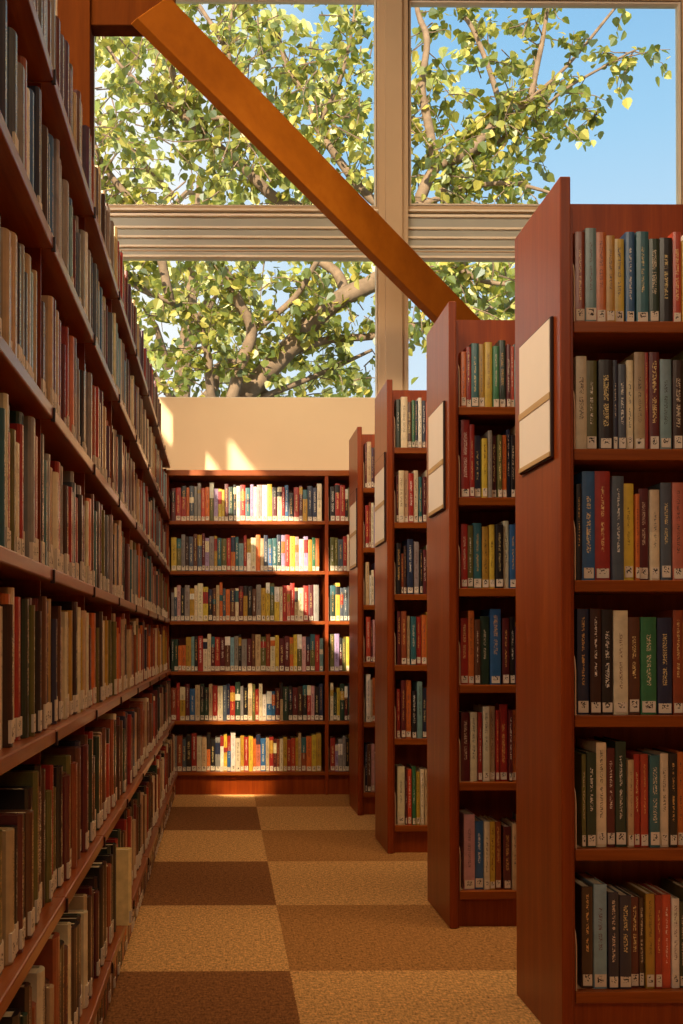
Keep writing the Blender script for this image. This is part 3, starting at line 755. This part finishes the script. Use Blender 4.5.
# fill sprays through the crown on the window's left-hand side
def spray(n, box, ly, leafL, tm, lm):
    for _ in range(n):
        x, y = random.uniform(box[0], box[1]), random.uniform(box[2], box[3])
        twigs(tm, lm, at_y(x, y, random.uniform(*ly)), 1, .7, leafL)
t2 = MB()
spray(190, (85, 372, 0, 205), (10.6, 13.2), .11, t2, lm)
spray(85, (110, 372, 250, 400), (12.0, 13.8), .11, t2, lm)
spray(40, (411, 565, 90, 205), (10.8, 12.6), .11, t2, lm)
spray(14, (411, 560, 0, 100), (10.8, 12.6), .13, t2, lm)
spray(40, (411, 520, 255, 330), (10.8, 13), .11, t2, lm)
t2.build('twigs', MAT['bark'], tr)
lm.build('foliage', MAT['leaf'], tr)
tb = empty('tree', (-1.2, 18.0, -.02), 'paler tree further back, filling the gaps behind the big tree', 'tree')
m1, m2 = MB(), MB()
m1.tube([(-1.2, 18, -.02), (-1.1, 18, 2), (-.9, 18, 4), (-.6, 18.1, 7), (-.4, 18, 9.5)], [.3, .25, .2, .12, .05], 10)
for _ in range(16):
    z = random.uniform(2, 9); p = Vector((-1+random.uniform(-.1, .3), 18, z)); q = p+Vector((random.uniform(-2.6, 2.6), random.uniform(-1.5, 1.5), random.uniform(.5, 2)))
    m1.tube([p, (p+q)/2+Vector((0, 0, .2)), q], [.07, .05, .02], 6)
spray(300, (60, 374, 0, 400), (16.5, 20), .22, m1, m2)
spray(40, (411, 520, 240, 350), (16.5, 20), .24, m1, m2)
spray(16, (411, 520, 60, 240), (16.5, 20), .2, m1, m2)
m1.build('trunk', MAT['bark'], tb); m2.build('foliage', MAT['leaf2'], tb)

# ------------------------------------------------------------------ light
w = bpy.data.worlds.new('sky'); sc.world = w; w.use_nodes = True; nt = w.node_tree; nt.nodes.clear()
wo = nt.nodes.new('ShaderNodeOutputWorld'); bg = nt.nodes.new('ShaderNodeBackground'); tcn = nt.nodes.new('ShaderNodeTexCoord')
sx = nt.nodes.new('ShaderNodeSeparateXYZ'); nt.links.new(tcn.outputs['Generated'], sx.inputs[0])
rp = nt.nodes.new('ShaderNodeValToRGB'); nt.links.new(sx.outputs[2], rp.inputs[0])
el = rp.color_ramp.elements
el[0].position = .2; el[0].color = lin('#e6f3ff'); el[1].position = .85; el[1].color = lin('#5f9fe0')
e = el.new(.44); e.color = lin('#a8d8fc'); e = el.new(.62); e.color = lin('#7abcf4')
# hazy bright clouds towards the left
mx = nt.nodes.new('ShaderNodeMix'); mx.data_type = 'RGBA'
cl = nt.nodes.new('ShaderNodeMapRange'); nt.links.new(sx.outputs[0], cl.inputs[0]); cl.inputs[1].default_value = .10; cl.inputs[2].default_value = -.07
nt.links.new(cl.outputs[0], mx.inputs[0]); nt.links.new(rp.outputs[0], mx.inputs[6]); mx.inputs[7].default_value = (1.0, 1.02, 1.05, 1)
nt.links.new(mx.outputs[2], bg.inputs[0]); bg.inputs[1].default_value = 1.0
nt.links.new(bg.outputs[0], wo.inputs[0])
def light(name, typ, loc, direction, energy, color, **k):
    d = bpy.data.lights.new(name, typ); d.energy = energy; d.color = color
    for a, v in k.items(): setattr(d, a, v)
    o = bpy.data.objects.new(name, d); COL.objects.link(o); o.location = loc
    o.rotation_euler = Vector(direction).to_track_quat('-Z', 'Y').to_euler(); return o
light('sun', 'SUN', (-6, -6, 9), (SX, SK, -SS), 9.0, (1, .82, .58), angle=.009)
light('added_left_sky_fill', 'AREA', (XL+.05, 3.4, 4.2), (1, .15, -.35), 250, (1, .86, .72), shape='RECTANGLE', size=5.0, size_y=1.4)  # area lamp added along the left wall as stand-in sky light
light('added_front_fill', 'AREA', (.6, YB+.05, 3.9), (0, 1, -.12), 60, (1, .80, .56), shape='RECTANGLE', size=4.0, size_y=.9)  # fill added behind the camera; the front wall has no window
for x in (-.9, .9, 2.7):
    light('added_overhead_fill', 'AREA', (x, 2.55, ZC-.04), (0, 0, -1), 44, (1, .68, .36), shape='RECTANGLE', size=1.2, size_y=1.1)  # warm overhead fill panels, added without fixtures
light('added_wall_spot', 'SPOT', (.5, 3.2, 4.9), Vector((.35, YW, 1.75))-Vector((.5, 3.2, 4.9)), 215, (1, .84, .62), spot_size=math.radians(36), spot_blend=.8, shadow_soft_size=.22)  # unseen spot added to brighten the cream back wall
light('added_shelf_spot', 'SPOT', (.15, 3.4, ZC-.05), Vector((.12, YK+.02, .29))-Vector((.15, 3.4, ZC-.05)), 3800, (1, .80, .5), spot_size=math.radians(5), spot_blend=.7, shadow_soft_size=.05)  # unseen narrow spot added for the glow on the lowest back shelf

vs = sc.view_settings; vs.view_transform = 'Standard'; vs.look = 'None'; vs.exposure = 0.1; vs.gamma = 1.0; vs.use_curve_mapping = False
